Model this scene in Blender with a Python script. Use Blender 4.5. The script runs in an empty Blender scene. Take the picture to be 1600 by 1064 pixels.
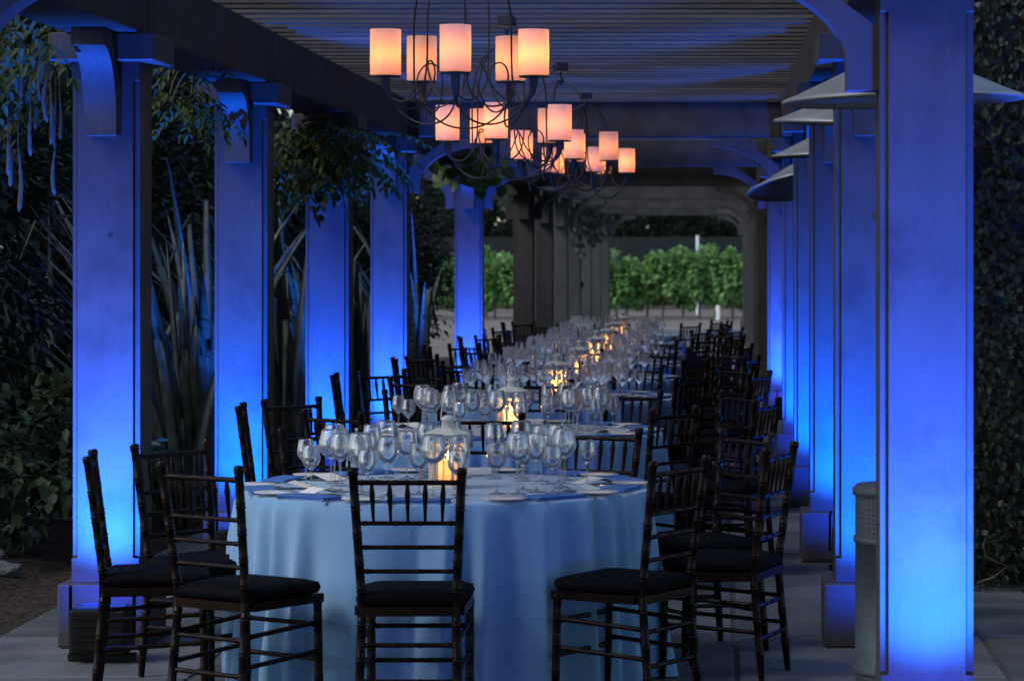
import bpy, bmesh, math, random
from mathutils import Vector, Matrix
R = math.radians
rnd = random.Random(7)
S = bpy.context.scene
COL = S.collection

# ------------------------------------------------------------------ camera
cam_d = bpy.data.cameras.new("camera"); cam = bpy.data.objects.new("camera", cam_d); COL.objects.link(cam)
cam.location = (0, 0, 1.70); cam.rotation_euler = (R(90), 0, 0)
cam_d.sensor_width = 36.0; cam_d.lens = 4300 / 1600 * 36
cam_d.shift_x = -326 / 1600; cam_d.shift_y = -128 / 1600
cam_d.clip_start = 0.5; cam_d.clip_end = 3000
cam_d.dof.use_dof = True; cam_d.dof.focus_distance = 12.6; cam_d.dof.aperture_fstop = 6.0
S.camera = cam

# ------------------------------------------------------------------ dusk sky, one weak soft sun, exposure
SUN_EL, SUN_AZ = 46, 240          # degrees; azimuth of the sun seen from the scene, 0 = +Y, clockwise
W = bpy.data.worlds.new("World"); S.world = W; W.use_nodes = True
wn = W.node_tree.nodes; wl = W.node_tree.links
bg = wn["Background"]; sky = wn.new("ShaderNodeTexSky"); sky.sky_type = 'NISHITA'; sky.sun_disc = False
sky.sun_elevation = R(SUN_EL); sky.sun_rotation = R(SUN_AZ)
wl.new(sky.outputs[0], bg.inputs[0]); bg.inputs[1].default_value = 0.115
sd = bpy.data.lights.new("sun", 'SUN'); sd.energy = 0.95; sd.angle = R(20); sd.color = (1.0, .96, .92)
sun = bpy.data.objects.new("sun", sd); COL.objects.link(sun)
sdir = Vector((math.sin(R(SUN_AZ)) * math.cos(R(SUN_EL)), math.cos(R(SUN_AZ)) * math.cos(R(SUN_EL)), math.sin(R(SUN_EL))))
sun.rotation_euler = sdir.to_track_quat('Z', 'Y').to_euler()
S.view_settings.view_transform = 'Standard'; S.view_settings.look = 'None'
S.view_settings.gamma = 1.0; S.view_settings.exposure = 0.95; S.view_settings.use_curve_mapping = False
S.cycles.max_bounces = 8; S.cycles.transparent_max_bounces = 64; S.cycles.diffuse_bounces = 3
S.cycles.glossy_bounces = 4; S.cycles.caustics_reflective = False; S.cycles.caustics_refractive = False
S.cycles.sample_clamp_indirect = 4.0; S.cycles.use_denoising = True

# ------------------------------------------------------------------ materials
def newmat(name):
    m = bpy.data.materials.new(name); m.use_nodes = True
    return m, m.node_tree.nodes, m.node_tree.links, m.node_tree.nodes["Principled BSDF"]

def noise_mat(name, c1, c2, scale=6.0, rough=.6, detail=6, bump=0.0, bscale=None, stretch=(1, 1, 1), spec=.4, rand=0.0, sheen=0.0, coord='Object'):
    m, n, l, p = newmat(name)
    tc = n.new("ShaderNodeTexCoord"); mp = n.new("ShaderNodeMapping"); mp.inputs['Scale'].default_value = stretch
    src = tc.outputs[coord]
    l.new(src, mp.inputs[0])
    oi = n.new("ShaderNodeObjectInfo")
    va = n.new("ShaderNodeVectorMath"); va.operation = 'ADD'
    vm = n.new("ShaderNodeMath"); vm.operation = 'MULTIPLY'; vm.inputs[1].default_value = 37.0
    l.new(oi.outputs['Random'], vm.inputs[0]); l.new(mp.outputs[0], va.inputs[0]); l.new(vm.outputs[0], va.inputs[1])
    t = n.new("ShaderNodeTexNoise"); t.inputs['Scale'].default_value = scale; t.inputs['Detail'].default_value = detail
    l.new(va.outputs[0], t.inputs['Vector'])
    r = n.new("ShaderNodeValToRGB"); r.color_ramp.elements[0].position = .3; r.color_ramp.elements[1].position = .7
    r.color_ramp.elements[0].color = (*c1, 1); r.color_ramp.elements[1].color = (*c2, 1)
    l.new(t.outputs['Fac'], r.inputs[0])
    out = r.outputs[0]
    if rand:
        hv = n.new("ShaderNodeHueSaturation")
        mr = n.new("ShaderNodeMapRange"); mr.inputs[3].default_value = 1 - rand; mr.inputs[4].default_value = 1 + rand
        l.new(oi.outputs['Random'], mr.inputs[0]); l.new(mr.outputs[0], hv.inputs['Value']); l.new(out, hv.inputs['Color']); out = hv.outputs[0]
    l.new(out, p.inputs['Base Color']); p.inputs['Roughness'].default_value = rough
    p.inputs['Specular IOR Level'].default_value = spec
    if sheen: p.inputs['Sheen Weight'].default_value = sheen
    if bump:
        t2 = n.new("ShaderNodeTexNoise"); t2.inputs['Scale'].default_value = bscale or scale * 4; t2.inputs['Detail'].default_value = 4
        l.new(va.outputs[0], t2.inputs['Vector'])
        b = n.new("ShaderNodeBump"); b.inputs['Strength'].default_value = bump; b.inputs['Distance'].default_value = .01
        l.new(t2.outputs['Fac'], b.inputs['Height']); l.new(b.outputs[0], p.inputs['Normal'])
    return m

def leaf_mat(name, c1, c2, trans=.3, rough=.45):
    m, n, l, p = newmat(name)
    g = n.new("ShaderNodeNewGeometry"); r = n.new("ShaderNodeValToRGB")
    r.color_ramp.elements[0].color = (*c1, 1); r.color_ramp.elements[1].color = (*c2, 1)
    l.new(g.outputs['Random Per Island'], r.inputs[0]); l.new(r.outputs[0], p.inputs['Base Color'])
    p.inputs['Roughness'].default_value = rough; p.inputs['Specular IOR Level'].default_value = .3
    tr = n.new("ShaderNodeBsdfTranslucent"); l.new(r.outputs[0], tr.inputs[0])
    mx = n.new("ShaderNodeMixShader"); mx.inputs[0].default_value = trans
    l.new(p.outputs[0], mx.inputs[1]); l.new(tr.outputs[0], mx.inputs[2]); l.new(mx.outputs[0], n["Material Output"].inputs[0])
    return m

def plain(name, c, rough=.5, metal=0.0, spec=.5):
    m, n, l, p = newmat(name)
    p.inputs['Base Color'].default_value = (*c, 1); p.inputs['Roughness'].default_value = rough; p.inputs['Metallic'].default_value = metal
    p.inputs['Specular IOR Level'].default_value = spec
    return m

def glow_shade(name, c, trans=.55):
    m, n, l, p = newmat(name)
    p.inputs['Base Color'].default_value = (*c, 1); p.inputs['Roughness'].default_value = .6
    tr = n.new("ShaderNodeBsdfTranslucent"); tr.inputs[0].default_value = (*c, 1)
    mx = n.new("ShaderNodeMixShader"); mx.inputs[0].default_value = trans
    l.new(p.outputs[0], mx.inputs[1]); l.new(tr.outputs[0], mx.inputs[2]); l.new(mx.outputs[0], n["Material Output"].inputs[0])
    return m

def thin_glass(name, ior=1.55, tint=(.96, .98, 1.0), boost=1.0, haze=0.0):
    m, n, l, p = newmat(name); n.remove(p)
    tb = n.new("ShaderNodeBsdfTransparent"); tb.inputs[0].default_value = (*tint, 1)
    g1 = n.new("ShaderNodeBsdfGlossy"); g1.inputs['Roughness'].default_value = .015; g1.inputs[0].default_value = (1, 1, 1, 1)
    g2 = n.new("ShaderNodeBsdfGlossy"); g2.inputs['Roughness'].default_value = .45; g2.inputs[0].default_value = (1, 1, 1, 1)
    gm = n.new("ShaderNodeMixShader"); gm.inputs[0].default_value = .15 if haze else 0
    l.new(g1.outputs[0], gm.inputs[1]); l.new(g2.outputs[0], gm.inputs[2])
    df = n.new("ShaderNodeBsdfDiffuse"); df.inputs[0].default_value = (.85, .88, .92, 1)
    ts = n.new("ShaderNodeBsdfTranslucent"); ts.inputs[0].default_value = (.85, .88, .92, 1)
    dm = n.new("ShaderNodeMixShader"); dm.inputs[0].default_value = .5; l.new(df.outputs[0], dm.inputs[1]); l.new(ts.outputs[0], dm.inputs[2])
    fr = n.new("ShaderNodeFresnel"); fr.inputs[0].default_value = ior
    mm = n.new("ShaderNodeMath"); mm.operation = 'MULTIPLY'; mm.inputs[1].default_value = boost; mm.use_clamp = True
    l.new(fr.outputs[0], mm.inputs[0])
    rm = n.new("ShaderNodeMixShader"); rm.inputs[0].default_value = haze
    l.new(gm.outputs[0], rm.inputs[1]); l.new(dm.outputs[0], rm.inputs[2])
    mx = n.new("ShaderNodeMixShader"); l.new(mm.outputs[0], mx.inputs[0]); l.new(tb.outputs[0], mx.inputs[1]); l.new(rm.outputs[0], mx.inputs[2])
    l.new(mx.outputs[0], n["Material Output"].inputs[0])
    return m

def emit(name, c, s):
    m, n, l, p = newmat(name)
    p.inputs['Base Color'].default_value = (*c, 1); p.inputs['Emission Color'].default_value = (*c, 1); p.inputs['Emission Strength'].default_value = s
    return m

M = {}
M['paint'] = noise_mat('grey_painted_timber', (.040, .038, .037), (.068, .065, .062), 3.0, .6, 8, .25, 60, (1, 1, .18), .3, .06)
def knots(m):
    n, l = m.node_tree.nodes, m.node_tree.links; p = n["Principled BSDF"]; src = p.inputs['Base Color'].links[0].from_socket
    tc = n.new("ShaderNodeTexCoord"); oi = n.new("ShaderNodeObjectInfo"); va = n.new("ShaderNodeVectorMath"); va.operation = 'ADD'
    l.new(tc.outputs['Object'], va.inputs[0]); l.new(oi.outputs['Location'], va.inputs[1])
    vo = n.new("ShaderNodeTexVoronoi"); vo.inputs['Scale'].default_value = 3.1; l.new(va.outputs[0], vo.inputs['Vector'])
    r = n.new("ShaderNodeValToRGB"); r.color_ramp.elements[0].position = .02; r.color_ramp.elements[1].position = .055
    r.color_ramp.elements[0].color = (.25, .25, .25, 1); r.color_ramp.elements[1].color = (1, 1, 1, 1); l.new(vo.outputs['Distance'], r.inputs[0])
    st = n.new("ShaderNodeTexNoise"); st.inputs['Scale'].default_value = 2.2; st.inputs['Detail'].default_value = 9; st.inputs['Roughness'].default_value = .7; l.new(va.outputs[0], st.inputs['Vector'])
    r2 = n.new("ShaderNodeValToRGB"); r2.color_ramp.elements[0].position = .34; r2.color_ramp.elements[1].position = .5
    r2.color_ramp.elements[0].color = (.62, .62, .62, 1); r2.color_ramp.elements[1].color = (1, 1, 1, 1); l.new(st.outputs['Fac'], r2.inputs[0])
    x1 = n.new("ShaderNodeMixRGB"); x1.blend_type = 'MULTIPLY'; x1.inputs[0].default_value = 1; l.new(src, x1.inputs[1]); l.new(r.outputs[0], x1.inputs[2])
    x2 = n.new("ShaderNodeMixRGB"); x2.blend_type = 'MULTIPLY'; x2.inputs[0].default_value = 1; l.new(x1.outputs[0], x2.inputs[1]); l.new(r2.outputs[0], x2.inputs[2])
    l.new(x2.outputs[0], p.inputs['Base Color'])
knots(M['paint'])
M['beam'] = noise_mat('weathered_grey_timber', (.028, .026, .025), (.055, .052, .049), 5.0, .75, 8, .4, 40, (1, 1, 1), .2, .1)
M['rafter'] = noise_mat('grey_rafter_timber', (.058, .052, .042), (.115, .10, .08), 4.0, .7, 8, .35, 40, (.25, 1, 2), .25, .2)
M['slab'] = noise_mat('grey_concrete_slab', (.05, .054, .057), (.105, .11, .112), 3.5, .7, 10, .35, 90, (1, 1, 1), .4, .3)
M['joint'] = noise_mat('dark_joint', (.05, .05, .048), (.08, .08, .075), 8, .9)
M['mulch'] = noise_mat('bark_mulch', (.012, .009, .007), (.06, .045, .035), 26, .9, 10, 1.0, 60, (1, 1, 1), .1, coord='Object')
M['dirt'] = noise_mat('pale_dirt', (.12, .105, .09), (.21, .185, .16), 1.2, .95, 10, .5, 9, (1, 1, 1), .1)
M['wood'] = noise_mat('dark_mahogany_lacquer', (.005, .0028, .0024), (.013, .006, .0045), 9, .3, 6, .1, 50, (1, 1, .3), .12)
M['cushion'] = noise_mat('black_cushion_cloth', (.0015, .0018, .0028), (.003, .0035, .005), 12, .8, 6, .2, 300, spec=.06)
M['cloth'] = noise_mat('pale_blue_linen', (.13, .29, .50), (.17, .34, .56), 2.0, .75, 5, .12, 500, spec=.35, sheen=.55)
M['napkin'] = noise_mat('blue_napkin', (.05, .13, .36), (.065, .16, .42), 10, .8, 5, .2, 400, spec=.2)
M['china'] = plain('white_china', (.8, .8, .78), .12)
M['steel'] = plain('cutlery_steel', (.75, .75, .76), .18, 1.0)
M['card'] = noise_mat('ivory_card', (.72, .70, .66), (.78, .76, .72), 4, .6)
M['glass'] = thin_glass('wine_glass', 1.6, (.99, .994, 1.0), 1.6, .12)
M['pane'] = thin_glass('lantern_glass', 1.3, (.95, .97, .97))
M['iron'] = noise_mat('black_iron', (.012, .011, .010), (.03, .027, .024), 20, .45, 4, .2, 90)
M['lampmetal'] = plain('black_lamp_housing', (.004, .004, .0045), .5, 0, .2)
M['shade'] = glow_shade('cream_wax_shade', (.88, .70, .52), .5)
M['wax'] = glow_shade('candle_wax', (.9, .72, .5), .5)
M['flame'] = emit('flame', (1.0, .62, .22), 5)
M['lantern'] = noise_mat('ivory_lantern_metal', (.62, .59, .50), (.70, .67, .58), 14, .5, 4, .1, 60)
M['gold'] = plain('brass_plate', (.6, .42, .16), .35, 1.0)
M['heater'] = noise_mat('grey_hammered_heater', (.04, .055, .065), (.065, .08, .09), 40, .42, 3, .3, 220)
M['dish'] = noise_mat('brushed_aluminium_dish', (.27, .285, .29), (.40, .41, .42), 7, .5, 6, .1, 60)
M['dish'].node_tree.nodes["Principled BSDF"].inputs['Metallic'].default_value = .55
M['lens'] = emit('blue_lens', (.01, .03, .25), .15)
M['bark'] = noise_mat('bark', (.05, .035, .025), (.12, .09, .065), 12, .9, 8, .8, 40, (1, 1, .3))
M['rock'] = noise_mat('pale_rock', (.09, .087, .085), (.28, .27, .26), 9, .9, 8, .8, 30)
M['leaf_dark'] = leaf_mat('leaf_dark', (.003, .006, .003), (.018, .028, .013))
M['leaf_mid'] = leaf_mat('leaf_mid', (.016, .032, .014), (.085, .12, .06))
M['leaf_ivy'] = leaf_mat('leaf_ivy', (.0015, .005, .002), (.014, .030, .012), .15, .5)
M['leaf_grape'] = leaf_mat('leaf_grape', (.10, .23, .07), (.25, .42, .13), .35, .5)
M['leaf_lime'] = leaf_mat('leaf_lime', (.03, .07, .02), (.12, .2, .05), .35, .45)
M['leaf_wist'] = leaf_mat('leaf_wisteria', (.014, .024, .004), (.065, .08, .012), .3, .65)
M['leaf_tree'] = leaf_mat('leaf_tree', (.008, .020, .011), (.045, .08, .04), .2, .6)
M['flax'] = noise_mat('flax_leaf', (.055, .066, .05), (.15, .165, .13), 3, .5, 4, .2, 30, (6, 6, .4), .5, .35)
M['pod'] = noise_mat('wisteria_pod', (.035, .042, .03), (.07, .075, .055), 14, .6, 5, .3, 60)
M['white'] = plain('white_plastic', (.75, .76, .78), .5)
# black bird netting: see-through weave
_m, _n, _l, _p = newmat('bird_netting'); _p.inputs['Base Color'].default_value = (.008, .016, .018, 1); _p.inputs['Roughness'].default_value = .8
_t = _n.new("ShaderNodeBsdfTransparent"); _x = _n.new("ShaderNodeMixShader"); _x.inputs[0].default_value = .6
_l.new(_t.outputs[0], _x.inputs[1]); _l.new(_p.outputs[0], _x.inputs[2]); _l.new(_x.outputs[0], _n["Material Output"].inputs[0]); M['net'] = _m
# perforated sheet band
_m, _n, _l, _p = newmat('perforated_grey_steel'); _tc = _n.new("ShaderNodeTexCoord"); _v = _n.new("ShaderNodeTexVoronoi")
_v.inputs['Scale'].default_value = 62; _v.inputs['Randomness'].default_value = .0
_r = _n.new("ShaderNodeValToRGB"); _r.color_ramp.elements[0].position = .36; _r.color_ramp.elements[1].position = .44
_r.color_ramp.elements[0].color = (.02, .025, .03, 1); _r.color_ramp.elements[1].color = (.055, .07, .08, 1)
_l.new(_tc.outputs['Object'], _v.inputs['Vector']); _l.new(_v.outputs['Distance'], _r.inputs[0]); _l.new(_r.outputs[0], _p.inputs['Base Color']); _p.inputs['Roughness'].default_value = .45
M['perf'] = _m

# ------------------------------------------------------------------ mesh helpers
class MB:
    def __init__(s): s.v = []; s.f = []; s.sm = []
    def poly(s, pts, faces, smooth=False):
        b = len(s.v); s.v += [tuple(p) for p in pts]
        for f in faces: s.f.append([b + i for i in f]); s.sm.append(smooth)
    def box(s, x0, x1, y0, y1, z0, z1):
        s.poly([(x0, y0, z0), (x1, y0, z0), (x1, y1, z0), (x0, y1, z0), (x0, y0, z1), (x1, y0, z1), (x1, y1, z1), (x0, y1, z1)],
               [(0, 3, 2, 1), (4, 5, 6, 7), (0, 1, 5, 4), (1, 2, 6, 5), (2, 3, 7, 6), (3, 0, 4, 7)])
    def loft(s, rings, smooth=True, cap=True, closed=True):
        n = len(rings[0]); pts = [p for r in rings for p in r]; fs = []
        for i in range(len(rings) - 1):
            for j in range(n if closed else n - 1):
                k = (j + 1) % n
                fs.append((i * n + j, i * n + k, (i + 1) * n + k, (i + 1) * n + j))
        s.poly(pts, fs, smooth)
        if cap:
            s.poly(rings[0], [tuple(reversed(range(n)))]); s.poly(rings[-1], [tuple(range(n))])
    def lathe(s, prof, n=24, c=(0, 0, 0), cap=True, smooth=True):
        s.loft([[(c[0] + r * math.cos(2 * math.pi * j / n), c[1] + r * math.sin(2 * math.pi * j / n), c[2] + z) for j in range(n)] for r, z in prof], smooth, cap)
    def tube(s, pts, rad, n=8, cap=True):
        pts = [Vector(p) for p in pts]; m = len(pts)
        if not hasattr(rad, '__len__'): rad = [rad] * m
        up = Vector((0, 0, 1)); rings = []; prev = None
        for i in range(m):
            t = (pts[min(i + 1, m - 1)] - pts[max(i - 1, 0)]).normalized()
            if prev is None:
                a = t.cross(up if abs(t.z) < .9 else Vector((1, 0, 0))).normalized()
            else:
                a = (prev - t * prev.dot(t)).normalized()
            prev = a; b = t.cross(a)
            rings.append([pts[i] + (a * math.cos(2 * math.pi * j / n) + b * math.sin(2 * math.pi * j / n)) * rad[i] for j in range(n)])
        s.loft(rings, True, cap)
    def prism(s, pts2, axis, a0, a1):
        """polygon pts2 = (u, z) extruded: axis 'x' -> u is y ; axis 'y' -> u is x"""
        n = len(pts2)
        def P(u, z, a): return (a, u, z) if axis == 'x' else (u, a, z)
        pts = [P(u, z, a0) for u, z in pts2] + [P(u, z, a1) for u, z in pts2]
        s.poly(pts, [tuple(range(n)), tuple(reversed(range(n, 2 * n)))] + [(i, n + i, n + (i + 1) % n, (i + 1) % n) for i in range(n)])
    def mesh(s, name):
        me = bpy.data.meshes.new(name); me.from_pydata(s.v, [], s.f)
        me.polygons.foreach_set('use_smooth', s.sm)
        me.update()
        return me

def fixn(me):
    b = bmesh.new(); b.from_mesh(me); bmesh.ops.recalc_face_normals(b, faces=b.faces); b.to_mesh(me); b.free()

def bevel(me, w=.006, seg=1):
    b = bmesh.new(); b.from_mesh(me); bmesh.ops.recalc_face_normals(b, faces=b.faces)
    es = [e for e in b.edges if len(e.link_faces) == 2 and e.calc_face_angle(0) > .6]
    bmesh.ops.bevel(b, geom=es, offset=w, segments=seg, affect='EDGES', profile=.6); b.to_mesh(me); b.free()
    return me

def obj(name, me, mat=None, parent=None, loc=(0, 0, 0), rz=0.0, normals=True):
    if isinstance(me, MB): me = me.mesh(name); fixn(me)
    if mat is not None and not me.materials: me.materials.append(M[mat])
    o = bpy.data.objects.new(name, me); COL.objects.link(o); o.location = loc; o.rotation_euler = (0, 0, rz)
    if parent is not None: o.parent = parent
    return o

def empty(name, loc=(0, 0, 0), rz=0.0, parent=None):
    o = bpy.data.objects.new(name, None); o.empty_display_size = .1; COL.objects.link(o); o.location = loc; o.rotation_euler = (0, 0, rz)
    if parent is not None: o.parent = parent
    return o

def tag(o, label=None, cat=None, group=None, kind=None):
    if label: o['label'] = label
    if cat: o['category'] = cat
    if group: o['group'] = group
    if kind: o['kind'] = kind
    return o

KIDS = {}
def kids(o):
    return [c for c in o.children]
def copy_tree(o, parent=None):
    c = o.copy(); COL.objects.link(c); c.parent = parent
    for ch in kids(o):
        if ch.type != 'LIGHT' and not ch.name.startswith(('stem', 'ceiling_box')): copy_tree(ch, c)
    return c

def bez(p0, p1, p2, p3, n=10):
    out = []
    for i in range(n + 1):
        t = i / n; u = 1 - t
        out.append(tuple(u**3 * a + 3 * u * u * t * b + 3 * u * t * t * c + t**3 * d for a, b, c, d in zip(p0, p1, p2, p3)))
    return out

NTH = ['first', 'second', 'third', 'fourth', 'fifth', 'sixth', 'seventh', 'eighth', 'ninth', 'tenth', 'eleventh', 'twelfth', 'thirteenth']
ORD = ['nearest', 'second', 'third', 'fourth', 'fifth', 'sixth', 'seventh', 'eighth', 'ninth']

# ------------------------------------------------------------------ ground, patio
g = MB(); g.poly([(-600, -300, -.06), (600, -300, -.06), (600, 1500, -.06), (-600, 1500, -.06)], [(0, 1, 2, 3)])
tag(obj('ground', g, 'dirt'), 'pale dry dirt ground beyond the pergola', kind='structure')
g = MB(); nx, ny = 40, 120
pts = [(-12 + 8.74 * i / nx, 4 + 42 * j / ny, -.035 + .05 * rnd.random() + (.05 if i < nx - 2 else 0)) for j in range(ny + 1) for i in range(nx + 1)]
g.poly(pts, [(j * (nx + 1) + i, j * (nx + 1) + i + 1, (j + 1) * (nx + 1) + i + 1, (j + 1) * (nx + 1) + i) for j in range(ny) for i in range(nx)], True)
tag(obj('garden_bed', g, 'mulch'), 'dark bark mulch bed along the left columns', kind='structure')
g = MB(); g.box(-3.26, 3.4, 2, 66, -.058, -.012)
patio = tag(obj('patio', g, 'joint'), 'grey concrete slab patio under the pergola', kind='structure')
slabm = []
for k in range(3):
    b = MB(); b.box(-.545, .545, -.595, .595, -.03, 0); slabm.append(bevel(b.mesh('slab'), .008))
for j in range(30):
    for i in range(6):
        x = -3.26 + .55 + i * 1.11 - 0; y = 4.6 + j * 1.2
        o = obj('slab', slabm[(i + j) % 3], 'slab', patio, (x, y, -.002 + rnd.uniform(-.002, .002)))
g = MB(); g.box(-3.25, 3.39, 40.1, 66, -.03, -.004)
obj('far_paving', g, 'slab', patio)

# ------------------------------------------------------------------ pergola
XL, XR, CW = -2.70, .652, .295
perg = tag(empty('pergola', (XL, 8.83, 0)), 'long grey timber pergola with square columns and slatted roof', 'pergola')
def pobj(name, me, mat, loc=(0, 0, 0), parent=None):
    if parent is None:
        return obj(name, me, mat, perg, (loc[0] - XL, loc[1] - 8.83, loc[2]))
    return obj(name, me, mat, parent, loc)
def colmesh():
    h = CW / 2; b = MB()
    def ring(z, k, g=0.0):   # square with a square rabbet k cut out of every corner
        out = []
        for sx, sy in ((-1, -1), (1, -1), (1, 1), (-1, 1)):
            c3 = [(sx * h, sy * (h - k)), (sx * (h - k), sy * (h - k)), (sx * (h - k), sy * h)]
            if sx * sy < 0: c3.reverse()
            out += c3
        return [(x, y, z) for x, y in out]
    b.loft([ring(.27, .0015), ring(.385, .0015), ring(.387, .026), ring(2.479, .026), ring(2.482, .0015), ring(2.57, .0015)], False, True)
    return b.mesh('column')
col_me = colmesh(); fixn(col_me)
b = MB(); b.box(-.2, .2, -.2, .2, 0, .28); pl_me = bevel(b.mesh('plinth'), .014, 2)
b = MB(); b.box(-.23, .23, -.23, .23, 2.562, 2.684); cap_me = bevel(b.mesh('cap'), .006)
def brace_pts(k=.48):
    a = [(0, 2.235), (.105, 2.235), (.105, 2.31)]
    for i in range(1, 25):
        t = R(90) * i / 24
        a.append((.105 + k * (1 - math.cos(t)), 2.31 + .30 * math.sin(t)))
    a += [(.105 + k, 2.683), (.34 if k > .4 else .2, 2.683), (0, 2.43)]
    return a
def brace_mesh(axis, sgn):
    b = MB(); b.prism([(sgn * (u + CW / 2 - .002), z) for u, z in brace_pts(.24 if axis == 'x' else .48)], axis, -.07, .07); m = b.mesh('brace'); fixn(m); return m
BR = {('x', -1): brace_mesh('x', -1), ('x', 1): brace_mesh('x', 1), ('y', 1): brace_mesh('y', 1), ('y', -1): brace_mesh('y', -1)}
FR = [8.83, 12.22, 15.61, 19.0, 22.5, 29.6, 37.9, 42.2, 46.4, 50.6, 54.8, 59.0, 63.5]
TIES = [8.83, 22.5, 29.6, 37.9, 46.4, 54.8, 63.5]
for y in [-4.8, 2.0] + FR:
    for x, s in ((XL, 1), (XR, -1)):
        if y < 9 and s == 1:
            pass
        c = pobj('column', col_me, 'paint', (x + (.08 if s == 1 and 8 < y < 9 else 0), y, 0))
        obj('plinth', pl_me, 'paint', c); obj('cap', cap_me, 'paint', c)
        if y > 9: obj('brace', BR[('x', -1)], 'paint', c)
        obj('brace', BR[('x', 1)], 'paint', c)
        if y in TIES:
            obj('brace', BR[('y', s)], 'paint', c)
            if y > 9: obj('brace', BR[('y', -s)], 'paint', c)
for x in (XL, XR):
    ys = [-5.2, 2.0, 5.4] + FR + [64.6]
    for i in range(len(ys) - 1):
        b = MB(); b.box(-.16, .16, .003 if i else 0, ys[i + 1] - ys[i] - .003, 2.687, 2.99)
        pobj('beam', bevel(b.mesh('beam'), .006), 'beam', (x, ys[i], 0))
for y in TIES:
    b = MB(); b.box(XL + .163, XR - .163, -.075, .075, 2.69, 2.975)
    pobj('tie_beam', bevel(b.mesh('tie_beam'), .006), 'beam', (0, y, 0))
    if y < 9: continue
    b = MB(); b.box(-.6, -.163, -.075, .075, 2.69, 2.975); pobj('tie_tail', b.mesh('tie_tail'), 'beam', (XL, y, 0))
    b = MB(); b.box(.163, .6, -.075, .075, 2.69, 2.975); pobj('tie_tail', b.mesh('tie_tail'), 'beam', (XR, y, 0))
b = MB(); b.box(-2.08, 2.08, -.022, .022, 2.993, 3.14); raf_me = bevel(b.mesh('rafter'), .004)
k = 0; y = -4.0
while y < 41:
    pobj('rafter', raf_me, 'rafter', ((XL + XR) / 2 + rnd.uniform(-.03, .03), y, rnd.uniform(0, .002))); y += .30 if y < 40 else .42

# ------------------------------------------------------------------ blue uplights
def uplight_proto():
    r = empty('uplight')
    b = MB(); b.box(-.12, .12, -.10, .10, .035, .225); body = obj('housing', bevel(b.mesh('housing'), .012, 2), 'lampmetal', r)
    for q in range(5):
        f = MB(); f.box(-.10, .10, -.108 , -.1005, .06 + q * .032, .066 + q * .032); obj('cooling_fin', f, 'lampmetal', body)
    l = MB(); l.box(-.095, .095, -.075, .075, .2255, .231); obj('lens', l, 'lens', body)
    h = MB(); h.tube([(-.135, 0, .10), (-.135, 0, .30), (-.13, -.02, .315)], .008, 6); h.tube([(.135, 0, .10), (.135, 0, .30), (.13, -.02, .315)], .008, 6)
    h.box(-.14, .14, -.03, .03, .001, .03); obj('yoke', h, 'lampmetal', r)
    return r
UP = uplight_proto()
UPS = [  # side, column index, colour, power
    ('L', 0, (.018, .09, 1.0), .6), ('L', 1, (.018, .095, 1.0), 1.0), ('L', 2, (.001, .09, 1.0), .9), ('L', 3, (.010, .085, 1.0), .9), ('L', 4, (.02, .10, 1.0), 1.0), ('L', 5, (.025, .09, 1.0), 1.0),
    ('R', 0, (.022, .09, 1.0), 1.1), ('R', 1, (.005, .085, 1.0), .85), ('R', 2, (.001, .085, 1.0), .75), ('R', 3, (.001, .085, 1.0), .75), ('R', 4, (.005, .085, 1.0), .85), ('R', 5, (.025, .09, 1.0), 1.0)]
ORDC = ['first', 'second', 'third', 'fourth', 'fifth', 'sixth']
for n_, (sd_, ci, colr, pw) in enumerate(UPS):
    o = UP if n_ == 0 else copy_tree(UP)
    cx = XL if sd_ == 'L' else XR
    side = 'left' if sd_ == 'L' else 'right'
    o.location = (cx + .08, FR[ci] - .56, 0)
    nn = ORDC[ci - 1] if sd_ == 'L' and ci else ORDC[ci]
    tag(o, f'black uplight box shining blue on the {nn} lit column of the {side} row' if (sd_, ci) != ('L', 0) else 'black uplight box at the column just outside the picture, before the left row', 'uplight', 'uplights at the column feet')
    for en, size, dz, kr, kg in ((640, 54, .96, 1.3, .7), (560 if (sd_, ci) != ('R', 0) else 620, 98, .66 if (sd_, ci) != ('R', 0) else .95, .8, 1.6), (34, 110, .02, 1.6, .8)):      # narrow beam up the shaft, soft flood at the foot
        ld = bpy.data.lights.new('blue_spot', 'SPOT'); ld.color = (colr[0] * kr, colr[1] * kg, 1.0); ld.energy = en * pw; ld.spot_size = R(size); ld.spot_blend = 1.0; ld.shadow_soft_size = .05
        lo = bpy.data.objects.new('blue_spot', ld); COL.objects.link(lo); lo.parent = o; lo.location = (-.04, 0, .24)
        d = Vector((-.04, .56 - CW / 2, dz)); lo.rotation_euler = (-d).to_track_quat('Z', 'Y').to_euler()

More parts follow.
